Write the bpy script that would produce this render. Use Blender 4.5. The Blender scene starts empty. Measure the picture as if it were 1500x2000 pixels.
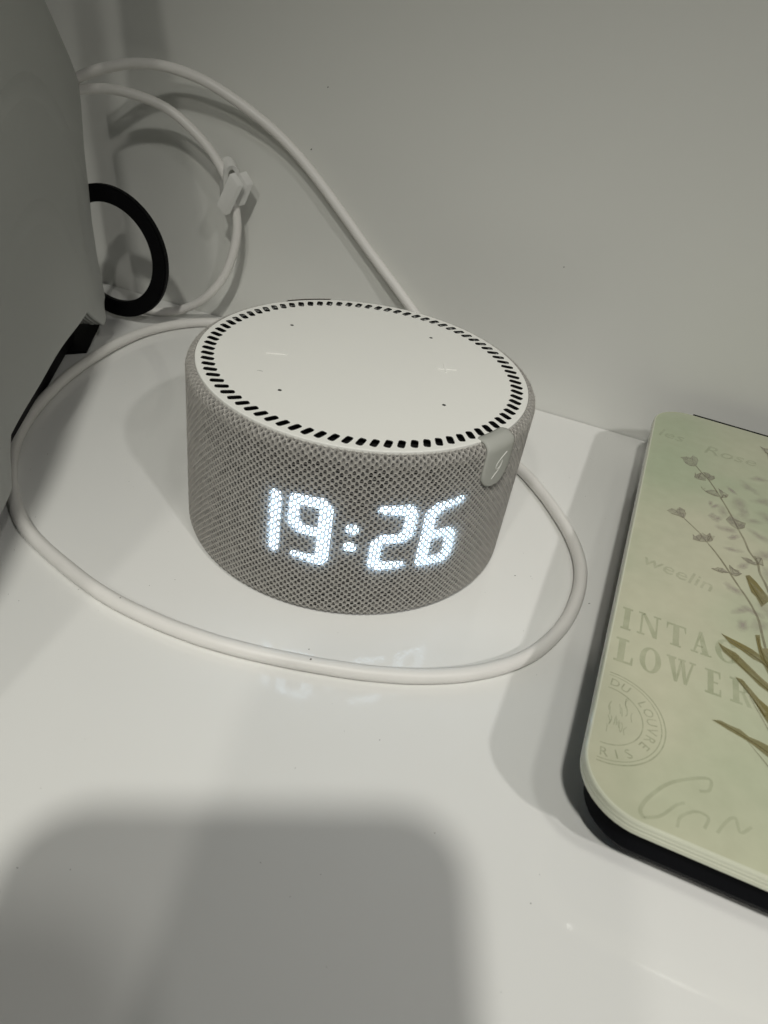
import bpy, bmesh, math, random
from mathutils import Vector, Matrix
random.seed(7)
S = bpy.context.scene
COL = S.collection
MM = 0.001
R = math.radians
PI2 = 2 * math.pi

# ------------------------------------------------------------------ camera
CR = ((0.925847491108905, 0.35247877236421726, 0.13625394761239243),
      (0.3135000227360825, -0.5150853192165267, -0.797749866607375),
      (-0.2110074855350445, 0.7813103282052677, -0.5873925536538191))
CC = Vector((61.267, -179.832, 139.101)) * MM
cam = bpy.data.cameras.new("camera")
cam.sensor_fit = 'HORIZONTAL'
cam.sensor_width = 36.0
cam.lens = 36.0 * 1419.7 / 1500.0
cam.clip_start = 0.005
cam.clip_end = 50
camo = bpy.data.objects.new("camera", cam)
COL.objects.link(camo)
rx, dn, fw = (Vector(v) for v in CR)
m = Matrix.Identity(4)
for i in range(3):
    m[i][0] = rx[i]; m[i][1] = -dn[i]; m[i][2] = -fw[i]; m[i][3] = CC[i]
camo.matrix_world = m
S.camera = camo
cam.dof.use_dof = True
cam.dof.focus_distance = .222
cam.dof.aperture_fstop = 40

# ------------------------------------------------------------------ world, lamps, exposure
S.view_settings.view_transform = 'Standard'
S.view_settings.look = 'None'
S.view_settings.exposure = 0.0
S.view_settings.gamma = 1.0
w = bpy.data.worlds.new("World")
S.world = w
w.use_nodes = True
bg = w.node_tree.nodes['Background']
bg.inputs[0].default_value = (0.95, 1.0, 0.93, 1)
bg.inputs[1].default_value = 0.026

def lamp(name, dx, dy, share, rad, col, h, aim, half):
    """recessed ceiling spot: dx,dy = sideways run of its rays per unit of fall at the reference point"""
    ref = Vector((0.03, -0.10, 0))
    p = ref + Vector((-dx * h, -dy * h, h))
    d = (p - ref).length
    L = bpy.data.lights.new(name, 'SPOT')
    L.shadow_soft_size = rad
    L.spot_size = 2 * R(half)
    L.spot_blend = 1.0
    L.energy = share * 4 * math.pi * math.pi * d * d * d / h
    L.color = col
    o = bpy.data.objects.new(name, L)
    COL.objects.link(o)
    o.location = p
    o.rotation_euler = (p - Vector((aim[0], aim[1], 0))).to_track_quat('Z', 'Y').to_euler()
    return o
lamp("ceiling_lamp", -0.073, 0.551, 0.405, 0.028, (1.0, 0.985, 0.915), .96, (.005, -.155), 19.5)
lamp("ceiling_lamp", -0.85, 0.55, 0.215, 0.035, (1.0, 0.975, 0.945), 1.3, (.285, .02), 13)
lamp("ceiling_lamp", 0.06, 0.92, 0.078, 0.03, (1.0, 0.97, 0.90), 1.0, (.04, -.08), 21)
lamp("ceiling_lamp", -0.35, 0.295, 0.112, 0.05, (1.0, 0.99, 0.93), 1.1, (.08, -.17), 12)

# ------------------------------------------------------------------ materials
def mat(name, col, rough=0.5, spec=0.5, **k):
    mt = bpy.data.materials.new(name)
    mt.use_nodes = True
    b = mt.node_tree.nodes['Principled BSDF']
    b.inputs['Base Color'].default_value = (*col, 1)
    b.inputs['Roughness'].default_value = rough
    b.inputs['Specular IOR Level'].default_value = spec
    for kk, v in k.items():
        b.inputs[kk.replace('_', ' ')].default_value = v
    return mt
def P(mt): return mt.node_tree.nodes['Principled BSDF']
def node(mt, t, **k):
    n = mt.node_tree.nodes.new(t)
    for kk, v in k.items(): setattr(n, kk, v)
    return n
def link(mt, a, b): mt.node_tree.links.new(a, b)
def noise_tint(mt, col, amount, scale, detail=4, bump=0.0, bscale=None, bdist=0.0005):
    tc = node(mt, 'ShaderNodeTexCoord')
    n = node(mt, 'ShaderNodeTexNoise'); n.inputs['Scale'].default_value = scale; n.inputs['Detail'].default_value = detail
    link(mt, tc.outputs['Object'], n.inputs['Vector'])
    mx = node(mt, 'ShaderNodeMix', data_type='RGBA')
    mx.inputs[6].default_value = (*[c * (1 - amount) for c in col], 1)
    mx.inputs[7].default_value = (*[min(1, c * (1 + amount)) for c in col], 1)
    link(mt, n.outputs['Fac'], mx.inputs[0])
    link(mt, mx.outputs[2], P(mt).inputs['Base Color'])
    if bump:
        n2 = node(mt, 'ShaderNodeTexNoise'); n2.inputs['Scale'].default_value = bscale or scale; n2.inputs['Detail'].default_value = 3
        link(mt, tc.outputs['Object'], n2.inputs['Vector'])
        bp = node(mt, 'ShaderNodeBump'); bp.inputs['Strength'].default_value = bump; bp.inputs['Distance'].default_value = bdist
        link(mt, n2.outputs['Fac'], bp.inputs['Height'])
        link(mt, bp.outputs['Normal'], P(mt).inputs['Normal'])
    return mt
M = {}
M['counter'] = noise_tint(mat('white_laminate', (.80, .80, .775), .07, .5), (.80, .80, .775), .012, 9, bump=.04, bscale=55, bdist=.0006)
M['wall'] = noise_tint(mat('white_wall_panel', (.715, .72, .682), .3, .5), (.715, .72, .682), .035, 5, bump=.3, bscale=14, bdist=.0012)
M['seam'] = mat('dark_joint', (.05, .05, .045), .8)
M['thread'] = noise_tint(mat('grey_yarn', (.49, .475, .442), .9, .15), (.49, .475, .442), .12, 900)
M['fuzz'] = mat('loose_fibre', (.46, .44, .40), .95, .1)
M['plate'] = noise_tint(mat('white_plastic', (.86, .86, .815), .42, .4), (.86, .86, .815), .01, 40, bump=.08, bscale=900, bdist=.0002)
M['black'] = mat('black_core', (.008, .008, .008), .7, .2)
M['holder'] = mat('black_metal', (.003, .003, .0035), .6, .12)
M['rubber'] = noise_tint(mat('grey_rubber', (.41, .415, .38), .75, .2), (.41, .415, .38), .03, 200)
M['emboss'] = mat('pale_emboss', (.60, .605, .57), .5, .3)
M['mark'] = mat('raised_white_mark', (.88, .88, .84), .5, .4)
M['cable'] = noise_tint(mat('white_cable', (.77, .755, .72), .42, .4), (.77, .755, .72), .03, 90, bump=.05, bscale=500, bdist=.0002)
M['clip'] = mat('white_clip_plastic', (.70, .70, .67), .5, .35)
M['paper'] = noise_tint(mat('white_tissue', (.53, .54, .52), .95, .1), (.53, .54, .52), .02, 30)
M['body'] = mat('dark_scale_plastic', (.004, .0045, .006), .8, .06)
M['speck'] = mat('dark_speck', (.06, .055, .045), .8)
M['brown'] = mat('brown_seam', (.30, .275, .24), .9, .1)
M['phone'] = mat('phone_shell', (.05, .05, .055), .4)
M['phoneglass'] = mat('phone_screen_glass', (.01, .01, .012), .1)

# inner yarn: lets light through from behind
def yarn_inner():
    mt = bpy.data.materials.new('thin_yarn'); mt.use_nodes = True
    nt = mt.node_tree; nt.nodes.clear()
    o = nt.nodes.new('ShaderNodeOutputMaterial')
    a = nt.nodes.new('ShaderNodeBsdfDiffuse'); a.inputs[0].default_value = (.43, .41, .375, 1)
    b = nt.nodes.new('ShaderNodeBsdfTranslucent'); b.inputs[0].default_value = (.66, .69, .74, 1)
    x = nt.nodes.new('ShaderNodeMixShader'); x.inputs[0].default_value = .45
    nt.links.new(a.outputs[0], x.inputs[1]); nt.links.new(b.outputs[0], x.inputs[2]); nt.links.new(x.outputs[0], o.inputs[0])
    return mt
M['yarn'] = yarn_inner()
def led():
    mt = bpy.data.materials.new('white_led'); mt.use_nodes = True
    b = P(mt); b.inputs['Base Color'].default_value = (.1, .1, .1, 1)
    b.inputs['Emission Color'].default_value = (.60, .81, 1.0, 1); b.inputs['Emission Strength'].default_value = 5.6
    return mt
M['led'] = led()

def scale_glass():
    """pale green printed sheet under clear glass, cloudy like watercolour paper"""
    base = mat('printed_glass', (.44, .475, .33), .07, .5)
    mt = base
    tc = node(mt, 'ShaderNodeTexCoord')
    n1 = node(mt, 'ShaderNodeTexNoise'); n1.inputs['Scale'].default_value = 16; n1.inputs['Detail'].default_value = 3
    n2 = node(mt, 'ShaderNodeTexNoise'); n2.inputs['Scale'].default_value = 240; n2.inputs['Detail'].default_value = 6
    n3 = node(mt, 'ShaderNodeTexNoise'); n3.inputs['Scale'].default_value = 30; n3.inputs['Detail'].default_value = 2
    for n in (n1, n2, n3): link(mt, tc.outputs['Object'], n.inputs['Vector'])
    r1 = node(mt, 'ShaderNodeValToRGB')
    r1.color_ramp.elements[0].position = .36; r1.color_ramp.elements[0].color = (.445, .50, .345, 1)
    r1.color_ramp.elements[1].position = .66; r1.color_ramp.elements[1].color = (.535, .535, .40, 1)
    link(mt, n1.outputs['Fac'], r1.inputs[0])
    mx = node(mt, 'ShaderNodeMix', data_type='RGBA', blend_type='MULTIPLY'); mx.inputs[0].default_value = 1
    r2 = node(mt, 'ShaderNodeValToRGB')
    r2.color_ramp.elements[0].position = .25; r2.color_ramp.elements[0].color = (.93, .93, .92, 1)
    r2.color_ramp.elements[1].position = .7; r2.color_ramp.elements[1].color = (1, 1, 1, 1)
    link(mt, n2.outputs['Fac'], r2.inputs[0])
    link(mt, r1.outputs[0], mx.inputs[6]); link(mt, r2.outputs[0], mx.inputs[7])
    mx2 = node(mt, 'ShaderNodeMix', data_type='RGBA', blend_type='MULTIPLY'); mx2.inputs[0].default_value = 1
    r3 = node(mt, 'ShaderNodeValToRGB')
    r3.color_ramp.elements[0].position = .35; r3.color_ramp.elements[0].color = (.95, .97, .95, 1)
    r3.color_ramp.elements[1].position = .65; r3.color_ramp.elements[1].color = (1.04, 1.03, 1.02, 1)
    link(mt, n3.outputs['Fac'], r3.inputs[0])
    link(mt, mx.outputs[2], mx2.inputs[6]); link(mt, r3.outputs[0], mx2.inputs[7])
    link(mt, mx2.outputs[2], P(mt).inputs['Base Color'])
    return mt
M['glass'] = scale_glass()
M['bevel'] = mat('polished_glass_edge', (.60, .615, .49), .1, .7)  # lighter than the sheet: rim highlights are put into this colour

def ink(name, col, alpha, scale=160, contrast=(.3, .7), rough=.07):
    """faded print: the pigment breaks up so the sheet shows through"""
    mt = mat(name, col, rough, .5)
    tc = node(mt, 'ShaderNodeTexCoord')
    n = node(mt, 'ShaderNodeTexNoise'); n.inputs['Scale'].default_value = scale; n.inputs['Detail'].default_value = 5
    link(mt, tc.outputs['Object'], n.inputs['Vector'])
    mr = node(mt, 'ShaderNodeMapRange')
    mr.inputs[1].default_value = contrast[0]; mr.inputs[2].default_value = contrast[1]
    mr.inputs[3].default_value = alpha * .45; mr.inputs[4].default_value = alpha
    link(mt, n.outputs['Fac'], mr.inputs[0])
    link(mt, mr.outputs[0], P(mt).inputs['Alpha'])
    return mt
M['ink_leaf'] = ink('olive_leaf_print', (.225, .19, .065), .92, 120)
M['ink_leaf2'] = ink('light_leaf_print', (.33, .30, .16), .75, 200)
M['ink_dark'] = ink('dark_leaf_vein_print', (.12, .10, .03), .9, 200)
M['ink_stem'] = ink('stem_print', (.27, .245, .16), .7, 300)
M['ink_floret'] = ink('floret_print', (.33, .295, .245), .5, 420, (.38, .6))
M['ink_letter'] = ink('faded_letter_print', (.34, .39, .235), .32, 220)
M['ink_line'] = ink('thin_line_print', (.26, .30, .18), .34, 500)
M['ink_script'] = ink('faded_script_print', (.34, .37, .24), .22, 260)

def blot_mat():
    mt = mat('soft_petal_print', (.44, .385, .345), .07, .5)
    at = node(mt, 'ShaderNodeVertexColor'); at.layer_name = 'fade'
    tc = node(mt, 'ShaderNodeTexCoord')
    n = node(mt, 'ShaderNodeTexNoise'); n.inputs['Scale'].default_value = 420; n.inputs['Detail'].default_value = 4
    link(mt, tc.outputs['Object'], n.inputs['Vector'])
    mu = node(mt, 'ShaderNodeMath', operation='MULTIPLY')
    mr = node(mt, 'ShaderNodeMapRange'); mr.inputs[1].default_value = .25; mr.inputs[2].default_value = .7; mr.inputs[3].default_value = .25; mr.inputs[4].default_value = 1
    link(mt, n.outputs['Fac'], mr.inputs[0])
    link(mt, at.outputs['Color'], mu.inputs[0]); link(mt, mr.outputs[0], mu.inputs[1])
    link(mt, mu.outputs[0], P(mt).inputs['Alpha'])
    return mt
M['ink_blot'] = blot_mat()

# ------------------------------------------------------------------ helpers
def obj(name, verts, faces, mats, parent=None, mi=None, smooth=False):
    me = bpy.data.meshes.new(name)
    me.from_pydata([Vector(v) * MM for v in verts], [], faces)
    for x in (mats if isinstance(mats, (list, tuple)) else [mats]):
        me.materials.append(M[x])
    if mi: me.polygons.foreach_set('material_index', mi)
    if smooth: me.polygons.foreach_set('use_smooth', [True] * len(me.polygons))
    me.update()
    o = bpy.data.objects.new(name, me)
    COL.objects.link(o)
    if parent: o.parent = parent
    return o
def thing(name, label, cat, group=None):
    o = bpy.data.objects.new(name, None)
    o.empty_display_size = .01
    COL.objects.link(o)
    return tag(o, label, cat, group)
def tag(o, label, cat, group=None):
    o['label'] = label; o['category'] = cat
    if group: o['group'] = group
    return o
def fixn(o):
    bm = bmesh.new(); bm.from_mesh(o.data)
    bmesh.ops.recalc_face_normals(bm, faces=bm.faces)
    bm.to_mesh(o.data); bm.free()
    return o
def bevel(o, w, seg=2, smooth=True):
    bm = bmesh.new(); bm.from_mesh(o.data)
    bmesh.ops.recalc_face_normals(bm, faces=bm.faces)
    es = [e for e in bm.edges if len(e.link_faces) == 2 and e.calc_face_angle() > R(30)]
    bmesh.ops.bevel(bm, geom=es, offset=w * MM, segments=seg, affect='EDGES', clamp_overlap=True)
    bm.to_mesh(o.data); bm.free()
    if smooth:
        for p in o.data.polygons: p.use_smooth = True
        o.data.set_sharp_from_angle(angle=R(40))
    return o
def catmull(pts, n):
    out = []
    p = [Vector(q) for q in pts]
    p = [p[0] * 2 - p[1]] + p + [p[-1] * 2 - p[-2]]
    for i in range(1, len(p) - 2):
        a, b, c, d = p[i - 1:i + 3]
        for k in range(n):
            t = k / n
            out.append(.5 * ((2 * b) + (c - a) * t + (2 * a - 5 * b + 4 * c - d) * t * t + (3 * b - a - 3 * c + d) * t ** 3))
    out.append(p[-2])
    return out
def tube(name, pts, rad, mats, parent=None, n=8, sides=20, wob=0.0):
    c = catmull(pts, n)
    # even smoothing
    for _ in range(6):
        c = [c[0]] + [(c[i - 1] + c[i] * 2 + c[i + 1]) / 4 for i in range(1, len(c) - 1)] + [c[-1]]
    V, F = [], []
    up = Vector((0, 0, 1)); prev = None
    for i, p in enumerate(c):
        t = (c[min(i + 1, len(c) - 1)] - c[max(i - 1, 0)]).normalized()
        nrm = (prev - t * prev.dot(t)).normalized() if prev else t.orthogonal().normalized()
        prev = nrm
        b = t.cross(nrm)
        for k in range(sides):
            a = 2 * math.pi * k / sides
            V.append(p + (nrm * math.cos(a) + b * math.sin(a)) * rad * (1 + wob * (math.sin(i * .9 + a * 2) * .5 + math.sin(i * .23 + 1.3 * a) * .5)))
    for i in range(len(c) - 1):
        for k in range(sides):
            F.append((i * sides + k, i * sides + (k + 1) % sides, (i + 1) * sides + (k + 1) % sides, (i + 1) * sides + k))
    F.append(tuple(range(sides))[::-1]); F.append(tuple(range((len(c) - 1) * sides, len(c) * sides)))
    return fixn(obj(name, V, F, mats, parent, smooth=True))
def prism(name, poly, vec, mats, parent=None):
    n = len(poly); v = Vector(vec)
    V = [Vector(p) for p in poly] + [Vector(p) + v for p in poly]
    F = [tuple(range(n)), tuple(range(n, 2 * n))[::-1]] + [(i, (i + 1) % n, n + (i + 1) % n, n + i) for i in range(n)]
    return fixn(obj(name, V, F, mats, parent))
def rrect(x0, y0, x1, y1, r, seg=10):
    out = []
    for cx, cy, a0 in ((x1 - r, y1 - r, 0), (x0 + r, y1 - r, 90), (x0 + r, y0 + r, 180), (x1 - r, y0 + r, 270)):
        for k in range(seg + 1):
            a = R(a0 + 90 * k / seg)
            out.append((cx + r * math.cos(a), cy + r * math.sin(a)))
    return out

# ------------------------------------------------------------------ setting
YW = 109.5
def sheet(name, c, mats, kind='structure'):
    o = obj(name, c, [(0, 1, 2, 3)], mats)
    o['kind'] = kind
    return o
counter = obj('counter', [(-900, -420, 0), (900, -420, 0), (900, YW - .25, 0), (-900, YW - .25, 0),
                          (-900, -420, -30), (900, -420, -30), (900, YW - .25, -30), (-900, YW - .25, -30)],
              [(0, 1, 2, 3), (7, 6, 5, 4), (0, 4, 5, 1), (1, 5, 6, 2), (2, 6, 7, 3), (3, 7, 4, 0)], 'counter')
counter['kind'] = 'structure'
wall = obj('wall', [(-900, YW + .2, -30), (900, YW + .2, -30), (900, YW + .2, 900), (-900, YW + .2, 900),
                    (-900, YW + 20, -30), (900, YW + 20, -30), (900, YW + 20, 900), (-900, YW + 20, 900)],
           [(0, 1, 2, 3), (7, 6, 5, 4), (0, 4, 5, 1), (1, 5, 6, 2), (2, 6, 7, 3), (3, 7, 4, 0)], 'wall')
wall['kind'] = 'structure'

# ------------------------------------------------------------------ smart speaker
H = 51.65
spk = thing('smart_speaker', 'round grey fabric speaker with white top and glowing clock digits', 'speaker')
RF = 49.0
prof = []                                    # (r, z) along the cloth, bottom to top
for k in range(5):
    a = R(-90 + 90 * k / 4); prof.append((47.4 + 1.6 * math.cos(a), 2.2 + 1.6 * math.sin(a)))
for k in range(1, 24): prof.append((RF, 2.2 + (48.9 - 2.2) * k / 23))
for k in range(1, 9):
    a = R(90 * k / 8); prof.append((46.75 + 2.25 * math.cos(a), 48.9 + 2.25 * math.sin(a)))
prof.append((46.55, 50.6))
plen = [0]
for i in range(1, len(prof)):
    plen.append(plen[-1] + math.dist(prof[i], prof[i - 1]))
VT = plen[-1]
def pat(v):
    v = max(0, min(VT - 1e-6, v))
    for i in range(1, len(plen)):
        if v <= plen[i]:
            t = (v - plen[i - 1]) / (plen[i] - plen[i - 1])
            (r0, z0), (r1, z1) = prof[i - 1], prof[i]
            l = math.dist(prof[i], prof[i - 1])
            tr, tz = (r1 - r0) / l, (z1 - z0) / l
            return r0 + (r1 - r0) * t, z0 + (z1 - z0) * t, tz, -tr   # point and outward normal
def cloth(u, v, h):
    r, z, nr, nz = pat(v)
    a = u / RF
    rr = r + nr * h
    return (rr * math.cos(a), rr * math.sin(a), z + nz * h)
NC = 318
du = 2 * math.pi * RF / NC
dv = 1.95
w1, w2 = .26, du - .26
hexp = [(w1, dv / 2), (-w1, dv / 2), (-w2, 0), (-w1, -dv / 2), (w1, -dv / 2), (w2, 0)]
tear = [(.13, .68), (-.13, .68), (-.43, -.10), (-.34, -.56), (.34, -.56), (.43, -.10)]
V, F, MI = [], [], []
rows = int(VT / dv) + 1
for i in range(NC):
    for j in range(rows + 1):
        cu, cv = i * du, (j + (.5 if i % 2 else 0)) * dv - .2
        if cv < -.9 or cv > VT + .5: continue
        lip = max(0, min(1, (cv - (VT - 5.5)) / 2.0))       # the knit closes where it turns over the rim
        b = len(V)
        jx, jy = random.gauss(0, .035), random.gauss(0, .04)
        sc = random.uniform(.80, 1.15) * (1 - .38 * lip)
        for (x, y) in hexp: V.append(cloth(cu + x, cv + y, 0.0))
        for (x, y) in hexp: V.append(cloth(cu + x * .83, cv + y * .83, .08 + random.gauss(0, .025)))
        for (x, y) in tear: V.append(cloth(cu + x * sc + jx, cv + y * sc + jy, -.28))
        for k in range(6):
            n = (k + 1) % 6
            F.append((b + k, b + n, b + 6 + n, b + 6 + k)); MI.append(0)
            F.append((b + 6 + k, b + 6 + n, b + 12 + n, b + 12 + k)); MI.append(1)
        # a loop of yarn crossing the opening
        b = len(V)
        y0 = random.uniform(-.26, -.12); t = random.uniform(.09, .17)
        for (x, y) in ((-.42, y0 - .12), (0, y0 + .12 - t), (.42, y0 - .12), (.42, y0 - .12 + 2 * t), (0, y0 + .12 + t), (-.42, y0 - .12 + 2 * t)):
            V.append(cloth(cu + x * sc + jx, cv + y * sc + jy, -.34))
        F.append((b, b + 1, b + 4, b + 5)); F.append((b + 1, b + 2, b + 3, b + 4)); MI += [1, 1]
        b = len(V); kx, ky, kr = random.gauss(0, .05), random.uniform(.12, .26), random.uniform(.03, .13)
        for k in range(4):
            V.append(cloth(cu + (kx + kr * math.cos(k * PI2 / 4)) * sc + jx, cv + (ky + kr * 1.4 * math.sin(k * PI2 / 4)) * sc + jy, -.33))
        F.append((b, b + 1, b + 2, b + 3)); MI.append(1)
cover = obj('fabric_cover', V, F, ['thread', 'yarn'], spk, MI)
# loose fibres standing off the rim of the cloth
V, F = [], []
for k in range(5200):
    u = random.uniform(0, 2 * math.pi * RF); v = random.uniform(VT - 5.0, VT - .5)
    L = random.uniform(.25, .75); ru, rv = random.gauss(0, .35), random.gauss(.0, .35)
    b = len(V)
    V += [cloth(u, v, .02), cloth(u + .07, v, .02), cloth(u + ru, v + rv, L)]
    F.append((b, b + 1, b + 2))
fz = obj('rim_fuzz', V, F, 'fuzz', spk); fz['kind'] = 'stuff'

# dark core behind the cloth, with the display lit on it
V, F = [], []
n = 128
for k in range(n):
    a = 2 * math.pi * k / n
    for r, z in ((44, 1.0), (47.9, 3), (47.9, 48.6), (46.0, 50.0), (0.01, 50.0)):
        V.append((r * math.cos(a), r * math.sin(a), z))
for k in range(n):
    for q in range(4):
        F.append((k * 5 + q, ((k + 1) % n) * 5 + q, ((k + 1) % n) * 5 + q + 1, k * 5 + q + 1))
core = obj('inner_body', V, F, 'black', spk, smooth=True)
V, F = [], []
for k in range(64):
    a = 2 * math.pi * k / 64
    for r, z in ((46.5, 1.6), (46.5, 0.05), (0.01, 0.05)): V.append((r * math.cos(a), r * math.sin(a), z))
for k in range(64):
    for q in range(2): F.append((k * 3 + q, k * 3 + q + 1, ((k + 1) % 64) * 3 + q + 1, ((k + 1) % 64) * 3 + q))
obj('rubber_foot', V, F, 'body', spk)

AZ0 = -63.5                                  # azimuth the display faces
def seg_d(px, py, a, b):
    ax, ay = a; bx, by = b
    dx, dy = bx - ax, by - ay
    t = max(0, min(1, ((px - ax) * dx + (py - ay) * dy) / (dx * dx + dy * dy + 1e-9)))
    return math.hypot(px - ax - dx * t, py - ay - dy * t), t
def display(name, strokes, box):
    """strokes: (point, point, half width at start, half width at end)"""
    st = .14
    V, F, ix = [], [], {}
    x0, y0, x1, y1 = box
    nx, ny = int((x1 - x0) / st) + 1, int((y1 - y0) / st) + 1
    def vid(i, j):
        if (i, j) not in ix:
            a = R(AZ0) + (x0 + i * st) / 49.0
            ix[(i, j)] = len(V); V.append((48.05 * math.cos(a), 48.05 * math.sin(a), y0 + j * st))
        return ix[(i, j)]
    for i in range(nx):
        for j in range(ny):
            px, py = x0 + (i + .5) * st, y0 + (j + .5) * st
            for a, b, wa, wb in strokes:
                d, t = seg_d(px, py, a, b)
                if d < wa + (wb - wa) * t + .10:
                    F.append((vid(i, j), vid(i + 1, j), vid(i + 1, j + 1), vid(i, j + 1))); break
    return obj(name, V, F, 'led', core)
W = 1.55
ZB, ZT = 17.9, 35.6                          # stroke centre lines, bottom and top
ZM = (ZB + ZT) / 2
def box_of(x0, x1): return (x0 - 2.2, ZB - 2.2, x1 + 2.2, ZT + 2.6)
# 1
x = -24.7
display('digit', [((x, ZT - .9), (x, ZM + 1.5), 1.45, 1.5), ((x, ZM - 1.4), (x, ZB + .6), 1.5, 1.35)], box_of(x, x))
# 9
a, b = -19.6, -11.3
display('digit', [((a, ZT - .2), (b - 1.3, ZT), 1.2, W), ((b - 1.3, ZT), (b, ZT - 1.4), W, W), ((b, ZT - 1.4), (b, ZB + 1.0), W, W),
                  ((b, ZB + 1.0), (b - .7, ZB), W, 1.3), ((b - .7, ZB), (a + .8, ZB + .25), 1.3, .75),
                  ((a, ZT - .2), (a, ZM + 1.9), 1.25, W), ((a, ZM + 1.9), (a + 1.9, ZM), W, 1.3), ((a + 1.9, ZM), (b, ZM), 1.3, 1.25)], box_of(a, b))
# colon
display('colon_dot', [((-4.5, 29.3), (-4.3, 29.3), 1.45, 1.45)], (-7, 27, -2, 32))
display('colon_dot', [((-4.5, 23.7), (-4.3, 23.7), 1.45, 1.45)], (-7, 21.5, -2, 26))
# 2
a, b = 2.3, 10.3
display('digit', [((a + .1, ZT + .25), (b - .9, ZT), 1.0, W), ((b - .9, ZT), (b, ZT - 1.0), W, W), ((b, ZT - 1.0), (b, ZM + 1.7), W, W),
                  ((b, ZM + 1.7), (b - 1.6, ZM + .1), W, 1.3), ((b - 1.6, ZM + .1), (a + 1.6, ZM - .1), 1.25, 1.25),
                  ((a + 1.6, ZM - .1), (a, ZM - 1.7), 1.3, W), ((a, ZM - 1.7), (a, ZB + .9), W, W), ((a, ZB + .9), (a + 1, ZB), W, 1.3), ((a + 1, ZB), (b - .2, ZB + .2), 1.3, .85)], box_of(a, b))
# 6
a, b = 15.7, 23.6
display('digit', [((b + 1.0, ZT + .9), (a + 2.2, ZT - .3), .8, 1.3), ((a + 2.2, ZT - .3), (a + .2, ZT - 2.0), W, W), ((a + .2, ZT - 2.0), (a, ZB + .4), W, W),
                  ((a, ZB + .2), (b - 1.2, ZB), 1.2, W), ((b - 1.2, ZB), (b, ZB + 1.4), W, W), ((b, ZB + 1.4), (b, ZM - 1.6), W, W),
                  ((b, ZM - 1.6), (b - 1.2, ZM), W, 1.3), ((b - 1.2, ZM), (a + 1, ZM), 1.3, 1.2)], box_of(a, b))

# white top plate with 84 slots really cut through it
NS = 84
V, F, PM = [], [], []
ro, ri, rc = 46.35, 40.9, 43.25
ZP, TH = H, .35
def pp(r, a, z): V.append((r * math.cos(a), r * math.sin(a), z)); return len(V) - 1
ph = R(1.4)
def addplate():
    step = 2 * math.pi / NS
    NA = 6
    grid = {}
    def gv(kind, i):                        # shared verts on the circles and radial seams
        i = i % (NS * NA)
        k = (kind, i)
        if k not in grid:
            r = {'o': ro, 'i': ri}[kind]
            grid[k] = pp(r, ph + i * step / NA, ZP)
        return grid[k]
    seam = {}
    def sv(s, q):
        s %= NS
        if (s, q) not in seam: seam[(s, q)] = pp(ri + (ro - ri) * q / 4, ph + s * step, ZP)
        return seam[(s, q)]
    for s in range(NS):
        loop = [gv('i', s * NA + k) for k in range(NA + 1)] + [sv(s + 1, q) for q in (1, 2, 3)] + \
               [gv('o', s * NA + k) for k in range(NA, -1, -1)] + [sv(s, q) for q in (3, 2, 1)]
        am = ph + (s + .5) * step
        n = len(loop)
        # slot outline, same number of points, matched by direction from the centre
        hl, hw, cr, sl = 1.8, .95, .55, R(-23)
        top, bot = [], []
        ca, sa = math.cos(am), math.sin(am)
        for vi in loop:
            vx, vy, _ = V[vi]
            dx, dy = vx - rc * ca, vy - rc * sa
            lr, lt = dx * ca + dy * sa, -dx * sa + dy * ca
            lr, lt = lr * math.cos(sl) + lt * math.sin(sl), -lr * math.sin(sl) + lt * math.cos(sl)
            th = math.atan2(lt / .95, lr / 2.0)
            p = 4.2
            c_, s_ = math.cos(th), math.sin(th)
            sr = math.copysign(abs(c_) ** (2 / p), c_) * hl; stt = math.copysign(abs(s_) ** (2 / p), s_) * hw
            sr, stt = sr * math.cos(sl) - stt * math.sin(sl), sr * math.sin(sl) + stt * math.cos(sl)
            X, Y = (rc + sr) * ca - stt * sa, (rc + sr) * sa + stt * ca
            V.append((X, Y, ZP)); top.append(len(V) - 1)
        for t in top:
            V.append((V[t][0], V[t][1], ZP - TH)); bot.append(len(V) - 1)
        for k in range(n):
            q = (k + 1) % n
            F.append((loop[k], loop[q], top[q], top[k])); PM.append(0)
            F.append((top[k], top[q], bot[q], bot[k])); PM.append(1)  # slot walls coloured black, the shade of the openings painted in
    cen = pp(0.0, 0, ZP)
    N = NS * NA
    for i in range(N): F.append((gv('i', i + 1), gv('i', i), cen))
    # rounded outer edge
    prev = [gv('o', i) for i in range(N)]
    for r, z in ((46.5, ZP - .08), (46.58, ZP - .25), (46.58, ZP - 1.2)):
        cur = [pp(r, ph + i * step / NA, z) for i in range(N)]
        for i in range(N):
            q = (i + 1) % N
            F.append((prev[i], prev[q], cur[q], cur[i]))
        prev = cur
addplate()
plate = obj('top_plate', V, F, ['plate', 'black'], spk, PM + [0] * (len(F) - len(PM)))
plate = fixn(plate)
plate['label'] = 'white disc with a ring of slots'

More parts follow.
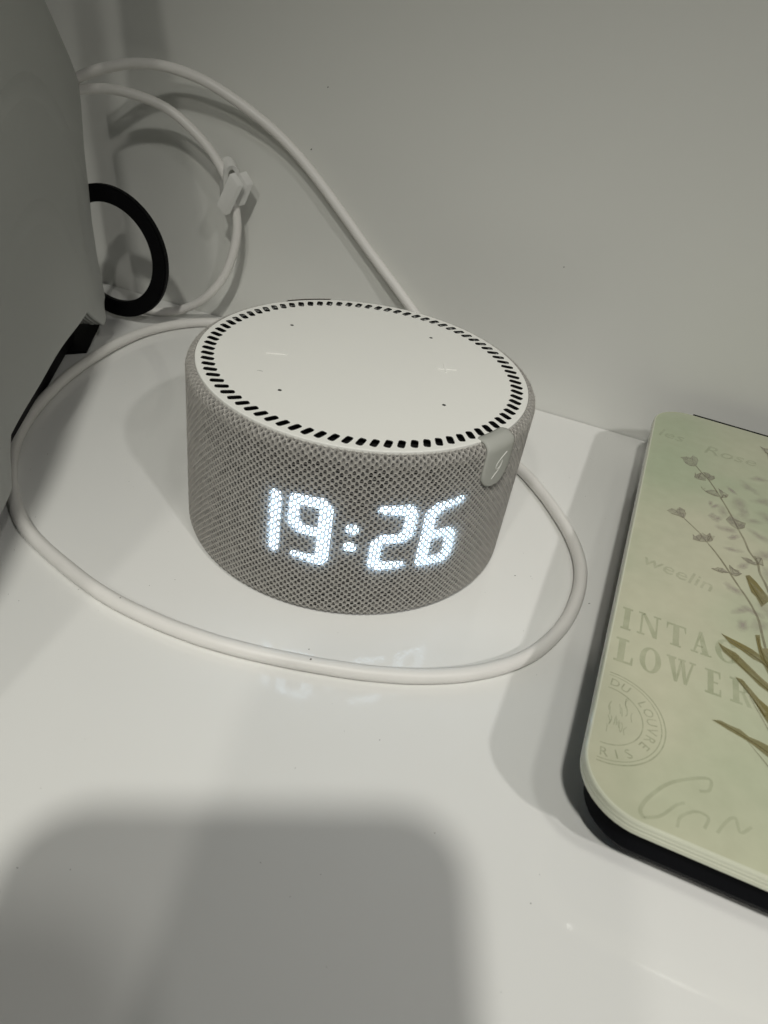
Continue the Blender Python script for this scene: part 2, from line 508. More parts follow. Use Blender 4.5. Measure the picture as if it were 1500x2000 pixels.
def bar(name, c, ang, L, wd, parent, mats, z, h=.12):
    pts = rrect(-L / 2, -wd / 2, L / 2, wd / 2, wd * .49, 4)
    ca, sa = math.cos(ang), math.sin(ang)
    poly = [(c[0] + x * ca - y * sa, c[1] + x * sa + y * ca, z) for x, y in pts]
    return prism(name, poly, (0, 0, h), mats, parent)
bar('minus_mark', (-22.7, -10.1), R(27), 6.0, .55, plate, 'mark', H - .02, .2)
bar('plus_mark', (20.95, 10.75), R(27), 6.0, .55, plate, 'mark', H - .02, .2)
bar('plus_mark', (20.4, 11.2), R(-66), 6.0, .5, plate, 'mark', H - .03, .19)
for c in ((-28.2, 10.4), (10.2, 29.5), (-12.0, -28.8), (26.8, -10.9)):
    bar('microphone_hole', c, R(0), 1.05, 1.0, plate, 'black', H - .03, .045)
bar('scuff_mark', (-21.3, -22.2), R(12), 1.6, .12, plate, 'speck', H - .03, .04)

# rubber tag hooked over the rim
def tagmesh():
    AZ, half = -23.6, 5.6
    path = [(44.9, 51.75), (45.6, 51.95), (46.6, 52.15)]
    for k in range(0, 9):
        a = R(90 - 90 * k / 8); path.append((46.9 + 2.95 * math.cos(a), 49.25 + 2.95 * math.sin(a)))
    zs = [47.5, 46, 44.5, 43, 41.7, 40.6, 39.7, 39.0, 38.6]
    path += [(49.85, z) for z in zs]
    V, F = [], []
    nw = 16
    zmin, cr = 38.5, 4.6
    for r, z in path:
        hw = half
        if z < zmin + cr:
            dz = zmin + cr - z
            hw = half - cr + math.sqrt(max(0, cr * cr - min(cr, dz) ** 2))
        for k in range(nw + 1):
            t = -1 + 2 * k / nw
            e = (1 - abs(t) ** 6)
            u = hw * t
            a = R(AZ) + u / 49.0
            inset = .32 * (1 - e)
            V.append(((r - inset) * math.cos(a), (r - inset) * math.sin(a), z - (inset if z > 51 else 0)))
    n = nw + 1
    for i in range(len(path) - 1):
        for k in range(nw): F.append((i * n + k, i * n + k + 1, (i + 1) * n + k + 1, (i + 1) * n + k))
    o = fixn(obj('rubber_tag', V, F, 'rubber', spk, smooth=True))
    md = o.modifiers.new('thick', 'SOLIDIFY'); md.thickness = .9 * MM; md.offset = -1
    # raised emblem: a slanted stroke with a loop
    def on(u, z):
        a = R(AZ) + u / 49.0; return (49.87 * math.cos(a), 49.87 * math.sin(a), z)
    e = tube('tag_emblem', [on(2.2, 48.0), on(.9, 47.2), on(-.6, 45.9), on(-1.2, 44.5), on(-.6, 43.6), on(.5, 43.9), on(1.0, 45.2), on(.8, 45.9)], .17, 'emboss', o, sides=8)
    e = tube('tag_emblem', [on(.9, 44.6), on(.2, 43.2), on(-1.2, 41.9), on(-1.9, 41.0)], .17, 'emboss', o, sides=8)
    return o
tagmesh()
# seam tab on the rear of the rim
V, F = [], []
for k in range(13):
    a = R(126 + 18 * k / 12)
    for r, z in ((49.15, 49.0), (48.4, 50.9), (47.2, 51.75), (46.7, 51.8)): V.append((r * math.cos(a), r * math.sin(a), z))
for k in range(12):
    for q in range(3): F.append((k * 4 + q, k * 4 + 4 + q, k * 4 + 5 + q, k * 4 + 1 + q))
obj('seam_tab', V, F, 'brown', spk, smooth=True)

# ------------------------------------------------------------------ cables
loop = [(-165, 88, 90.4), (-157.8, 90, 94.1), (-149.1, 93, 97.4), (-140.7, 96, 99.4), (-128.9, 99, 99.9), (-114.3, 101, 97.6), (-100.2, 104, 91.9),
        (-85.2, 106, 84.2), (-71.5, 107, 74.6), (-56.7, 107, 62.1), (-41.4, 107, 48.3), (-29.3, 106, 38.7), (-19.7, 105, 31), (-6, 103, 20), (9, 97, 10),
        (23, 86, 3.6), (35, 71, 2.1), (43.6, 56.7, 2.1), (49.7, 50.7, 2.1), (59.5, 39, 2.1), (69.5, 23.5, 2.1), (75.3, 8.8, 2.1), (76.6, -6.2, 2.1), (74.5, -21.4, 2.1),
        (68.8, -35.7, 2.1), (60.1, -46.2, 2.1), (48.9, -54.5, 2.1), (34.9, -61.1, 2.1), (20.3, -65.6, 2.1), (5.3, -69.1, 2.1), (-8, -71, 2.1),
        (-22.5, -71.3, 2.1), (-39.1, -69.7, 2.1), (-57.7, -64.5, 2.1), (-73.4, -58.4, 2.1), (-85.5, -49.5, 2.1), (-96.5, -39, 2.1), (-106.5, -26, 2.1),
        (-115.2, -8.9, 2.1), (-123, 15.1, 2.1), (-126.6, 36.9, 2.1), (-127.4, 57.3, 2.1), (-124.7, 75, 2.1), (-116.6, 90.4, 2.1), (-105, 99.5, 2.1),
        (-88, 100, 2.1), (-66, 92, 2.1), (-44, 75, 3), (-30, 58, 6), (-23.5, 46.5, 9)]
CABR = 1.98
c1 = tube('power_cable', loop, CABR, 'cable', wob=.02)
tag(c1, 'long white cable arching up the wall and looping on the counter around the speaker', 'cable')
c2 = tube('short_cable', [(-165.5, 88, 86.6), (-152.7, 92, 89), (-141.5, 96, 88.2), (-129.5, 99, 85.2), (-118.1, 101, 78.2), (-109.2, 102, 69.7), (-102.7, 102, 59.2),
                      (-99.8, 102, 48.5), (-99.8, 101, 39.2), (-102.8, 100, 27.6), (-109.1, 99, 16.9), (-117.3, 98, 8.9), (-125.5, 95.5, 4), (-134, 92, 2.2), (-144, 89, 2.1), (-156, 88, 2.1), (-172, 88, 2.1)], 1.9, 'cable')
tag(c2, 'white cable held by the clip on the wall, dropping behind the black ring', 'cable')
clip = thing('cable_clip', 'small white plastic clip gripping the cable against the wall', 'clip')
# folded band
ax = Vector((.62, -.62, -.25)).normalized()
def band():
    base = Vector((-107.2, 105.2, 0))
    prof2 = [(-1.6, 55.5), (-1.7, 60), (-1.7, 66), (-1.5, 68.4), (-.6, 70.2), (.8, 70.9), (2.3, 70.2), (3.2, 68.4), (3.3, 66), (2.9, 62), (2.2, 57)]
    side = Vector((.88, .40, .0)).normalized()
    c = catmull([base + side * s + Vector((0, 0, z)) for s, z in prof2], 5)
    V, F = [], []
    Lw = 7.0
    th = .9
    for i, p in enumerate(c):
        t = (c[min(i + 1, len(c) - 1)] - c[max(i - 1, 0)]).normalized()
        nn = t.cross(ax).normalized()
        for q in (p + nn * th, p + nn * th + ax * Lw, p - nn * th + ax * Lw, p - nn * th): V.append(q)
    for i in range(len(c) - 1):
        for k in range(4): F.append((i * 4 + k, i * 4 + (k + 1) % 4, i * 4 + 4 + (k + 1) % 4, i * 4 + 4 + k))
    F.append((0, 1, 2, 3)); n = (len(c) - 1) * 4; F.append((n, n + 1, n + 2, n + 3))
    return bevel(obj('clip_band', V, F, 'clip', clip), .12, 1)
band()
dirv = Vector((1.7, 1.5, .7))
bevel(prism('clip_plate', [(-100.7, 97.0, 67.4), (-96.7, 97.0, 63.4), (-102.8, 97.0, 50.7), (-106.7, 97.0, 54.2)], dirv, 'clip', clip), .15, 1)
bevel(prism('clip_plate', [(-98.6, 101.0, 67.6), (-95.0, 101.0, 63.6), (-98.8, 101.0, 54.4), (-102.2, 101.0, 57.6)], dirv * 1.25, 'clip', clip), .15, 1)

# ------------------------------------------------------------------ napkins and their black holder
ds = Vector((.452, -.892, 0)).normalized()          # along the bottom edge, towards the camera
out = Vector((.892, .452, 0)).normalized()
EDGE = [(8, -7), (13, -14), (31.4, -10.4), (45, -11.4), (56, -14.1), (68.5, -15.7), (85, -21.6), (91.7, -22.5), (99, -16), (109, -5.2), (118, 4.4), (126, 13.1), (145, 22), (240, 26)]
def s_edge(z):
    for (z0, a), (z1, b) in zip(EDGE, EDGE[1:]):
        if z <= z1: return a + (b - a) * max(0, (z - z0) / (z1 - z0))
    return 26
def z_top(s):  # unseen upper part, height and slope shaped for the shadows it throws
    q = max(0, min(1, (s - 22) / 78)); return 230 - 100 * q
def z_bottom(s):
    if s < 5.4: return 8.5 + max(0, (5.4 - s) / 19.4) * 4.5
    if s < 20: return 8.5 + 11.5 * (s - 5.4) / 14.6
    return 20 - 11.0 * max(0, min(1, (s - 114) / 9))
def nap(s, z, off=0.0):
    # s along the face towards the camera; leaning back with height; soft buckles
    fold = -2.4 * math.exp(-((s + 2 + .10 * (z - 40)) / 5.0) ** 2) * math.exp(-((z - 45) / 16) ** 2)
    curl = 2.6 * math.exp(-((s - 2) / 9) ** 2) * math.exp(-((z - 8) / 8) ** 2)
    wob = .55 * math.sin(s * .055 + z * .03) + .45 * math.sin(z * .07 - s * .03) + .3 * math.sin(s * .11 - z * .05)
    p = Vector((-138.8, 57, 0)) + ds * s + out * (fold + curl + wob + off)
    p.x -= .08 * (z - 20)
    p.z = z
    return p
napkin = thing('napkin_stack', 'upright stack of white paper napkins at the left edge, lower corner folded', 'napkins')
def napsheet(name, off, z1, ds0, th):
    nsx, nz = 70, 80
    V, F = [], []
    for side in (0, 1):
        for i in range(nsx + 1):
            for j in range(nz + 1):
                u, w_ = (i / nsx) ** 1.7, j / nz
                zz = 10 + (z1 - 10) * w_
                for _ in range(6):
                    s_ = s_edge(zz) + ds0 + (225 - s_edge(zz)) * u
                    zb = z_bottom(s_)
                    zt = min(z1, z_top(s_) + z1 - 230)
                    zz = zb + (zt - zb) * w_ ** 1.2
                V.append(nap(s_, zz, off - (th if side else 0)))
    n = nz + 1; N = (nsx + 1) * n
    for side in (0, 1):
        for i in range(nsx):
            for j in range(nz):
                a = side * N + i * n + j
                F.append((a, a + n, a + n + 1, a + 1))
    def rim(a, b): F.append((a, b, b + N, a + N))
    for j in range(nz): rim(j, j + 1); rim(nsx * n + j, nsx * n + j + 1)
    for i in range(nsx): rim(i * n, (i + 1) * n); rim(i * n + nz, (i + 1) * n + nz)
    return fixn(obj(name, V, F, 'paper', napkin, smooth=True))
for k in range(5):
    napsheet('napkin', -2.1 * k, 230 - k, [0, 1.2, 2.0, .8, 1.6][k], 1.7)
# emboss lines in the paper
def emboss(mt):
    tc = node(mt, 'ShaderNodeTexCoord')
    wv = node(mt, 'ShaderNodeTexWave', wave_type='RINGS'); wv.inputs['Scale'].default_value = 9; wv.inputs['Distortion'].default_value = 7; wv.inputs['Detail'].default_value = 1; wv.inputs['Detail Scale'].default_value = .6
    nz = node(mt, 'ShaderNodeTexNoise'); nz.inputs['Scale'].default_value = 700; nz.inputs['Detail'].default_value = 3
    mr = node(mt, 'ShaderNodeMapRange'); mr.inputs[1].default_value = .9; mr.inputs[2].default_value = 1.0
    ad = node(mt, 'ShaderNodeMath', operation='MULTIPLY_ADD'); ad.inputs[1].default_value = .25
    link(mt, tc.outputs['Object'], wv.inputs['Vector']); link(mt, tc.outputs['Object'], nz.inputs['Vector'])
    link(mt, wv.outputs['Fac'], mr.inputs[0])
    link(mt, nz.outputs['Fac'], ad.inputs[0]); link(mt, mr.outputs[0], ad.inputs[2])
    bp = node(mt, 'ShaderNodeBump'); bp.inputs['Strength'].default_value = .35; bp.inputs['Distance'].default_value = .0007
    link(mt, ad.outputs[0], bp.inputs['Height']); link(mt, bp.outputs['Normal'], P(mt).inputs['Normal'])
emboss(M['paper'])

holder = thing('napkin_holder', 'matt black holder with a big ring end behind the white napkins', 'holder')
cx, cz, y0 = -146.5, 29.2, 77.5
V, F = [], []
nR = 96
for k in range(nR):
    a = 2 * math.pi * k / nR
    for r, y in ((27.4, y0), (27.4, y0 + 3), (20.6, y0 + 3), (20.6, y0)):
        V.append((cx + r * math.cos(a), y, cz + r * math.sin(a)))
for k in range(nR):
    for q in range(4): F.append((k * 4 + q, k * 4 + (q + 1) % 4, ((k + 1) % nR) * 4 + (q + 1) % 4, ((k + 1) % nR) * 4 + q))
bevel(obj('ring', V, F, 'holder', holder), .5)
bevel(prism('base_plate', [(-149.5, 72, .05), (-133.8, 42.5, .05), (-142, 33, .05), (-190, 24, .05), (-205, 70, .05), (-165, 76, .05)], (0, 0, 1.1), 'holder', holder), .2)
def foot(s_, o_): q = Vector((-138.8, 57, 1.2)) + ds * s_ + out * o_; return q
bevel(prism('tray', [foot(6, -8.8), foot(205, -8.8), foot(205, -30), foot(6, -30)], (0, 0, 18.4), 'holder', holder), .4)

# ------------------------------------------------------------------ kitchen scale
HS = 22.05
scl = thing('kitchen_scale', 'flat kitchen scale with a pale green glass top printed with lavender', 'kitchen scale')
YAW = -0.02337
XL0 = 84.3
def rotp(x, y):
    x -= XL0
    return (XL0 + x * math.cos(YAW) - y * math.sin(YAW), x * math.sin(YAW) + y * math.cos(YAW))
def outline(inset, r):
    return [rotp(x, y) for x, y in rrect(84.3 + inset, -88.8 + inset, 236 - inset, 97.45 - inset, r, 14)]
def loft(name, rings, mats, mi_of, parent, cap_top=True, cap_bot=True):
    V, F, MI = [], [], []
    n = len(rings[0][0])
    for pts, z in rings: V += [(x, y, z) for x, y in pts]
    for q in range(len(rings) - 1):
        for k in range(n):
            F.append((q * n + k, q * n + (k + 1) % n, (q + 1) * n + (k + 1) % n, (q + 1) * n + k)); MI.append(mi_of(q))
    if cap_bot: F.append(tuple(range(n))[::-1]); MI.append(mi_of(0))
    if cap_top: F.append(tuple(range((len(rings) - 1) * n, len(rings) * n))); MI.append(mi_of(len(rings)))
    return obj(name, V, F, mats, parent, MI)
RC = 13.0
gl = loft('glass_plate', [(outline(.3, RC - .3), HS - 3.6), (outline(0, RC), HS - 3.35), (outline(0, RC), HS - 2.35), (outline(.14, RC - .14), HS - 2.2), (outline(.14, RC - .14), HS - 2.05),
                      (outline(0, RC), HS - 1.9), (outline(0, RC), HS - 1.3), (outline(.12, RC - .12), HS - 1.2), (outline(.12, RC - .12), HS - 1.1), (outline(.02, RC - .02), HS - 1.0), (outline(.1, RC - .1), HS - .35),
                      (outline(.32, RC - .32), HS - .08), (outline(.65, RC - .65), HS)], ['glass', 'bevel'], lambda q: 1 if q < 12 else 0, scl)
gl['label'] = 'pale green printed glass top'
for p in gl.data.polygons: p.use_smooth = len(p.vertices) == 4
gl.data.set_sharp_from_angle(angle=R(25))
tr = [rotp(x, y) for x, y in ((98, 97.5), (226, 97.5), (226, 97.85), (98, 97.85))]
bevel(prism('rear_shade_strip', [(x, y, HS - 1.6) for x, y in tr], (0, 0, 1.75), 'body', scl), .1, 1)  # added black strip, stands in for the shadow line behind the plate
bd = loft('plastic_body', [(outline(13, 8), 3.0), (outline(6, 10), 4.5), (outline(3.4, 11), 9), (outline(3.4, 11), HS - 3.7)], 'body', lambda q: 0, scl)
for fx, fy in ((110, -66), (212, -66), (110, 74), (212, 74)):
    x, y = rotp(fx, fy)
    prism('rubber_foot', [(x + 7 * math.cos(2 * math.pi * k / 20), y + 7 * math.sin(2 * math.pi * k / 20), 0.02) for k in range(20)], (0, 0, 3.2), 'body', scl)

# ---- the print on the glass: flat ink shapes a hair above the sheet
class Ink:
    def __init__(s): s.V = []; s.F = []; s.MI = []; s.lv = 0
    def poly(s, pts, mi=0, z=.02):
        s.lv += 1
        b = len(s.V); zz = HS + z + s.lv * .0006
        s.V += [(x, y, zz) for x, y in pts]; s.F.append(tuple(range(b, b + len(pts)))); s.MI.append(mi)
    def line(s, pts, w0, w1=None, mi=0, z=.03, n=6):
        w1 = w0 if w1 is None else w1
        s.lv += 1
        c = catmull([(x, y, 0) for x, y in pts], n)
        b = len(s.V); zz = HS + z + s.lv * .0006
        for i, p in enumerate(c):
            t = (c[min(i + 1, len(c) - 1)] - c[max(i - 1, 0)]); t.z = 0; t.normalize()
            w = (w0 + (w1 - w0) * i / (len(c) - 1)) / 2
            nn = Vector((-t.y, t.x, 0)) * w
            s.V += [(p.x + nn.x, p.y + nn.y, zz), (p.x - nn.x, p.y - nn.y, zz)]
        for i in range(len(c) - 1): s.F.append((b + 2 * i, b + 2 * i + 1, b + 2 * i + 3, b + 2 * i + 2)); s.MI.append(mi)
    def done(s, name, mats, parent):
        return obj(name, s.V, s.F, mats, parent, s.MI)
flw = Ink()
stem1 = [(102.1, 56.3), (103.9, 52.8), (105.8, 50), (108.2, 44.6), (110.2, 39.2), (112.6, 32.2), (115, 24), (116.5, 19.3), (117.7, 13.9), (119.8, 9.3), (120.2, 4.4), (121.8, -1.5), (123.5, -14), (125, -35), (126, -60)]
stem2 = [(99.2, 20.7), (101.7, 17.8), (103.9, 15.1), (106, 11.5), (108, 8.3), (110.3, 3.9), (112.4, -.8), (114.4, -5.2), (116.1, -8.6), (117.7, -12.7), (118.9, -17.2), (119.5, -22.9), (121.5, -40), (124.5, -62)]
flw.line(stem1, .45, .8, 1); flw.line(stem2, .45, .75, 1)
flw.line([(126.8, 82), (127.0, 60), (126.5, 30), (126, 0), (126, -40)], .5, .8, 1)
FL = [[(96.8, 59.5), (98.9, 61.1), (100, 60.9), (100.8, 63.4), (102.3, 62.4), (102.7, 60.2), (102.1, 56.3), (100.1, 55.3), (98.4, 56.3), (97.7, 58.5)],
      [(101.8, 51.4), (102.2, 50), (103.9, 52.8), (105.5, 50.4), (105.3, 48.3), (102.9, 47.6), (101.6, 48.2)],
      [(104.4, 53.4), (106, 53.8), (107.1, 52.8), (108.2, 53.2), (108.2, 51.5), (106.7, 49.2), (105.8, 50)],
      [(103.8, 43.2), (105.1, 41.3), (106.9, 43), (108.8, 43.4), (109.4, 40.1), (107.6, 40), (105.3, 40.7)],
      [(109.2, 45.5), (110.5, 44.7), (111, 42.3), (112.4, 43.2), (111.7, 41), (110.2, 39.8)],
      [(111.4, 27.6), (112.8, 30.6), (114.2, 29.3), (115.2, 28.9), (117.2, 28.8), (116.7, 25.9), (114.8, 24.1), (113.1, 24.9)],
      [(94, 22.1), (95.4, 24.2), (96.7, 23.7), (97.7, 26.3), (99.2, 25.7), (99.6, 23.4), (99.2, 20.7), (97.3, 21.2), (95.3, 21.2)],
      [(101.8, 13.6), (102.5, 12.7), (104.1, 15.4), (105.3, 13.9), (105.8, 11.8), (103.9, 11), (101.9, 10.9)],
      [(104.3, 15.8), (105.7, 15.1), (106.7, 17), (106.9, 14.9), (108.1, 16), (107.4, 13.4), (106, 12)],
      [(107.1, -.7), (108.9, .7), (110.2, 1.1), (112, -.2), (110.2, -1.1), (108.5, -1.1)],
      [(112, 3.7), (113.1, 2.3), (114.6, 2.4), (115.2, 1.4), (113.5, -.7), (112.4, -.4)],
      [(115.3, 9.6), (116.7, 10), (118.4, 9.4), (120, 9.1), (119.2, 7.8), (117, 7.8)],
      [(119, 12.2), (121, 12.1), (121.3, 8.6), (120, 8.7)],
      [(124.2, 85.8), (125.7, 84.9), (127.2, 85.6), (127.4, 82), (126.0, 81.6)]]
for f in FL:
    flw.poly(f, 2)
    cxx = sum(p[0] for p in f) / len(f); cyy = sum(p[1] for p in f) / len(f)
    lo = sorted(f, key=lambda p: p[1])[:3]; lo.sort()
    flw.line(lo, .22, .3, 1)
    for k in range(len(f)):
        p0, p1 = f[k], f[(k + 1) % len(f)]
        if random.random() < .6: flw.line([p0, ((p0[0] + p1[0]) / 2 + random.gauss(0, .12), (p0[1] + p1[1]) / 2 + random.gauss(0, .12)), p1], .10, .2, 1)
    for k in range(7):
        q = random.choice(f); q2 = random.choice(f); t = random.uniform(.1, .5); t2 = random.uniform(.1, .5)
        a_ = (q[0] + (cxx - q[0]) * t, q[1] + (cyy - q[1]) * t); b_ = (q2[0] + (cxx - q2[0]) * t2, q2[1] + (cyy - q2[1]) * t2)
        flw.line([a_, ((a_[0] + b_[0]) / 2 + random.gauss(0, .3), (a_[1] + b_[1]) / 2 + random.gauss(0, .3)), b_], .16, .1, random.choice((1, 2)))
LV = [[(116.2, 1), (117.3, 1.9), (119, -.3), (121.8, -5.3), (121.7, -7.6), (119.8, -10.9), (118.6, -7.2), (117.5, -5.8)],
      [(109.4, -27), (112.4, -27.8), (114.7, -28.4), (116.7, -29.1), (118.8, -30.4), (124, -36), (124.5, -38), (119.4, -33.2), (116.8, -32.5), (114.2, -30.8), (111.5, -29.6)],
      [(108.7, -30.8), (110.5, -31.7), (112.8, -32.4), (115.6, -35.2), (117.9, -37.6), (119.8, -39.2), (124, -43.5), (124.5, -46), (119.7, -42.1), (117.7, -40.9), (115.5, -38.6), (112.3, -35.6), (109.8, -33.5)],
      [(112.4, -40.8), (114.1, -40.9), (115.5, -42.7), (117.5, -45.3), (119.4, -46.8), (124, -52), (124, -56), (119.1, -51.9), (117.7, -49.4), (116.2, -46), (114.2, -43.4)],
      [(107.2, -56.8), (109, -56.1), (111, -56.5), (113, -56.6), (114.9, -57.8), (116.9, -57.9), (118.7, -58.3), (124, -61), (124, -65), (118.5, -61.5), (117.4, -60.8), (115.3, -59.5), (113.5, -58.8), (110.6, -58), (109, -57.4)],
      [(117.7, -23.2), (118.8, -22.6), (118.9, -26.5), (120.3, -31.4), (123, -40), (121.5, -40), (119, -33.1), (118.3, -29.7)],
      [(118.8, -27.6), (120.6, -26.7), (122.5, -31), (123.5, -38), (120.3, -31), (119.4, -29.4)]]
for i, l in enumerate(LV):
    flw.poly(l, 3 if i != 6 else 4)
# lighter side of each blade and a dark vein
for a, b in (([(109.6, -31.7), (112.8, -33.1), (115.6, -35.8), (119.6, -39.8), (124, -44)], 1.0), ([(110.0, -27.7), (114, -30.0), (118.6, -32.3), (124, -37.4)], .9),
             ([(116.8, -1.5), (118.4, -2.8), (121, -7.5)], 1.2), ([(109, -57), (112, -57.6), (116, -59.3), (120, -61.2)], .7), ([(113.2, -42), (115.4, -44.2), (118.6, -49)], .7)):
    flw.line(a, .15, b, 4)
for a in ([(109.2, -31.9), (112.3, -34.9), (115.5, -38.0), (119.6, -41.3), (124, -45)], [(109.8, -27.4), (113.5, -29.5), (118, -32), (123, -36.5)], [(116.6, .2), (118.2, -4.5), (120.2, -9.4)],
          [(107.6, -56.7), (111, -57.3), (114.6, -58.6), (119.5, -60.6)], [(112.7, -41.2), (115.0, -44.3), (118.6, -50.2)], [(118.2, -24), (118.9, -29), (121, -37)]):
    flw.line(a, .12, .3, 5)
flw.line([(115.4, -45.5), (116.6, -48.2), (117.9, -51.1), (120, -56)], .15, .25, 1)
flw.line([(114.5, -59.1), (116, -61), (117.1, -62.3), (120, -66)], .15, .25, 1)
flo = flw.done('printed_flowers', ['ink_floret', 'ink_stem', 'ink_floret', 'ink_leaf', 'ink_leaf2', 'ink_dark'], scl)
flo['label'] = 'brown lavender stems and olive leaves printed on the glass'
# soft petals: discs whose ink fades out to the rim
bl = [(108.1, 33.4, 2.4), (108.8, 26.5, 2.6), (119.4, 31.5, 3.4), (113.5, 18.8, 2.8), (113.3, 12.2, 3.0), (114.4, -15.3, 2.8), (114.7, -21, 3.0), (113.6, 46.6, 2.6), (112.7, -6.7, 3.0), (115.8, 5.5, 3.0),
      (118.8, -18.8, 3.6), (110.6, 31.5, 3.5), (115.7, 39.6, 4.6), (121.1, 23.8, 4.5), (123.5, 45.4, 4.5), (119, 52, 4), (122.5, 60, 3.6), (122, 14, 4.2), (123, 5, 4.6), (111.5, 22, 3.2), (117, 34.5, 3.6), (124, 36, 4.5), (114.5, 29, 3.6), (121, -12, 4.5), (117.5, -14, 3.2), (106.8, 34.6, 1.8), (107.2, 27.5, 1.8)]
V, F, fade = [], [], []
for q, (x, y, r) in enumerate(bl):
    b = len(V); zz = HS + .014 + q * .0002
    V.append((x, y, zz)); fade.append(.75 if r < 3.3 else .5)
    n = 14
    aa = random.uniform(0, 3); el = random.uniform(.45, .7)
    for k in range(n):
        a = 2 * math.pi * k / n; rr = r * random.uniform(.75, 1.2)
        px, py = rr * math.cos(a) * 1.15, rr * math.sin(a) * el
        V.append((x + px * math.cos(aa) - py * math.sin(aa), y + px * math.sin(aa) + py * math.cos(aa), zz)); fade.append(0)
    for k in range(n): F.append((b, b + 1 + k, b + 1 + (k + 1) % n))
bo = obj('printed_petals', V, F, 'ink_blot', scl)
ca = bo.data.color_attributes.new('fade', 'FLOAT_COLOR', 'POINT')
for i, f in enumerate(fade): ca.data[i].color = (f, f, f, 1)

# serif capitals, drawn on a unit-high grid
def serif(ch):
    r = lambda x0, y0, x1, y1: [(x0, y0), (x1, y0), (x1, y1), (x0, y1)]
    if ch == 'I': return [r(.12, 0, .5, .09), r(.12, .91, .5, 1), r(.2, .09, .42, .91)]
    if ch == 'L': return [r(0, 0, .6, .09), r(0, .91, .42, 1), r(.1, .09, .32, .91), [(.52, .09), (.6, .09), (.6, .32), (.54, .32)]]
    if ch == 'E': return [r(0, 0, .6, .09), r(0, .91, .58, 1), r(.1, .09, .32, .91), r(.32, .47, .48, .55), [(.52, .09), (.6, .09), (.6, .3), (.55, .3)], [(.5, .91), (.58, .91), (.58, .72), (.53, .72)]]
    if ch == 'T': return [r(.18, 0, .56, .08), r(.26, .08, .48, .91), r(.02, .91, .72, 1), [(.02, .91), (.1, .91), (.05, .7), (.02, .7)], [(.64, .91), (.72, .91), (.72, .7), (.69, .7)]]
    if ch == 'N': return [r(0, 0, .26, .08), r(0, .92, .22, 1), r(.09, .08, .16, .92), r(.5, .92, .76, 1), r(.6, .3, .67, .92), [(.22, 1), (.14, .92), (.54, .0), (.67, 0), (.67, .3), (.6, .3)][0:6]]
    if ch == 'A': return [[(.30, 1), (.40, 1), (.16, .08), (.09, .08)], [(.40, 1), (.62, .08), (.40, .08), (.30, .72)], r(0, 0, .25, .08), r(.34, 0, .72, .08), r(.22, .30, .43, .37)]
    if ch == 'W': return [[(.06, .92), (.28, .92), (.40, .0), (.30, 0)], [(.40, 0), (.50, .55), (.53, .92), (.47, .92), (.37, .3)], [(.47, .92), (.62, .92), (.72, 0), (.62, 0)], [(.72, 0), (.93, .92), (.86, .92), (.69, .25)], r(0, .92, .34, 1), r(.40, .92, .66, 1), r(.78, .92, 1.0, 1)]
    if ch == 'R': return [r(0, 0, .42, .09), r(.1, .09, .32, .91), r(0, .91, .55, 1), [(.5, .91), (.62, .85), (.66, .72), (.6, .55), (.5, .48), (.46, .55), (.48, .75), (.46, .91)], r(.32, .47, .5, .54), [(.4, .47), (.52, .47), (.75, 0), (.58, 0)]]
    if ch in 'OG':
        out = []
        n = 22
        for k in range(n):
            a0, a1 = 2 * math.pi * k / n, 2 * math.pi * (k + 1) / n
            if ch == 'G' and (a0 < .55 or a0 > 6.05): continue
            q = lambda a, rx_, ry_: (.42 + rx_ * math.cos(a), .5 + ry_ * math.sin(a))
            out.append([q(a0, .42, .52), q(a1, .42, .52), q(a1, .20, .44), q(a0, .20, .44)])
        if ch == 'G': out += [r(.58, .08, .80, .44), r(.5, .44, .86, .51)]
        return out
let = Ink()
def letter_done(name, mt):
    global let
    o = let.done(name, [mt, 'ink_script', 'ink_line'], scl)
    lv = let.lv; let = Ink(); let.lv = lv
    return o
def put(ch, x0, y0, h, wd):
    for p in serif(ch): let.poly([(x0 + px * h * wd, y0 + py * h) for px, py in p], 0)
for ch, x0, y0, h, wd in (('I', 84.9, -37.7, 8.3, .78), ('N', 89.6, -37.4, 8.3, .86), ('T', 96.3, -37.4, 8.0, .84), ('A', 102.3, -37.2, 8.2, .82), ('G', 108.0, -36.9, 8.0, .82),
                          ('L', 85.2, -49.3, 8.2, .88), ('O', 90.9, -49.3, 8.2, .72), ('W', 96.9, -49.2, 8.0, .84), ('E', 105.7, -49.1, 7.9, .76), ('R', 111.2, -49.1, 7.9, .80), ('S', 118, -49, 8, .8)):
    if ch == 'S': continue
    put(ch, x0, y0, h, wd)
    letter_done('printed_letter', 'ink_letter')
def textmesh(ch, size, bold=0.0):
    cu = bpy.data.curves.new('letter', 'FONT'); cu.body = ch; cu.size = size; cu.offset = bold; cu.align_x = 'CENTER'; cu.resolution_u = 2
    o = bpy.data.objects.new('letter', cu); COL.objects.link(o)
    dg = bpy.context.evaluated_depsgraph_get()
    me = bpy.data.meshes.new_from_object(o.evaluated_get(dg))
    vs = [v.co.copy() for v in me.vertices]; fs = [tuple(p.vertices) for p in me.polygons]
    bpy.data.objects.remove(o); bpy.data.meshes.remove(me)
    return vs, fs
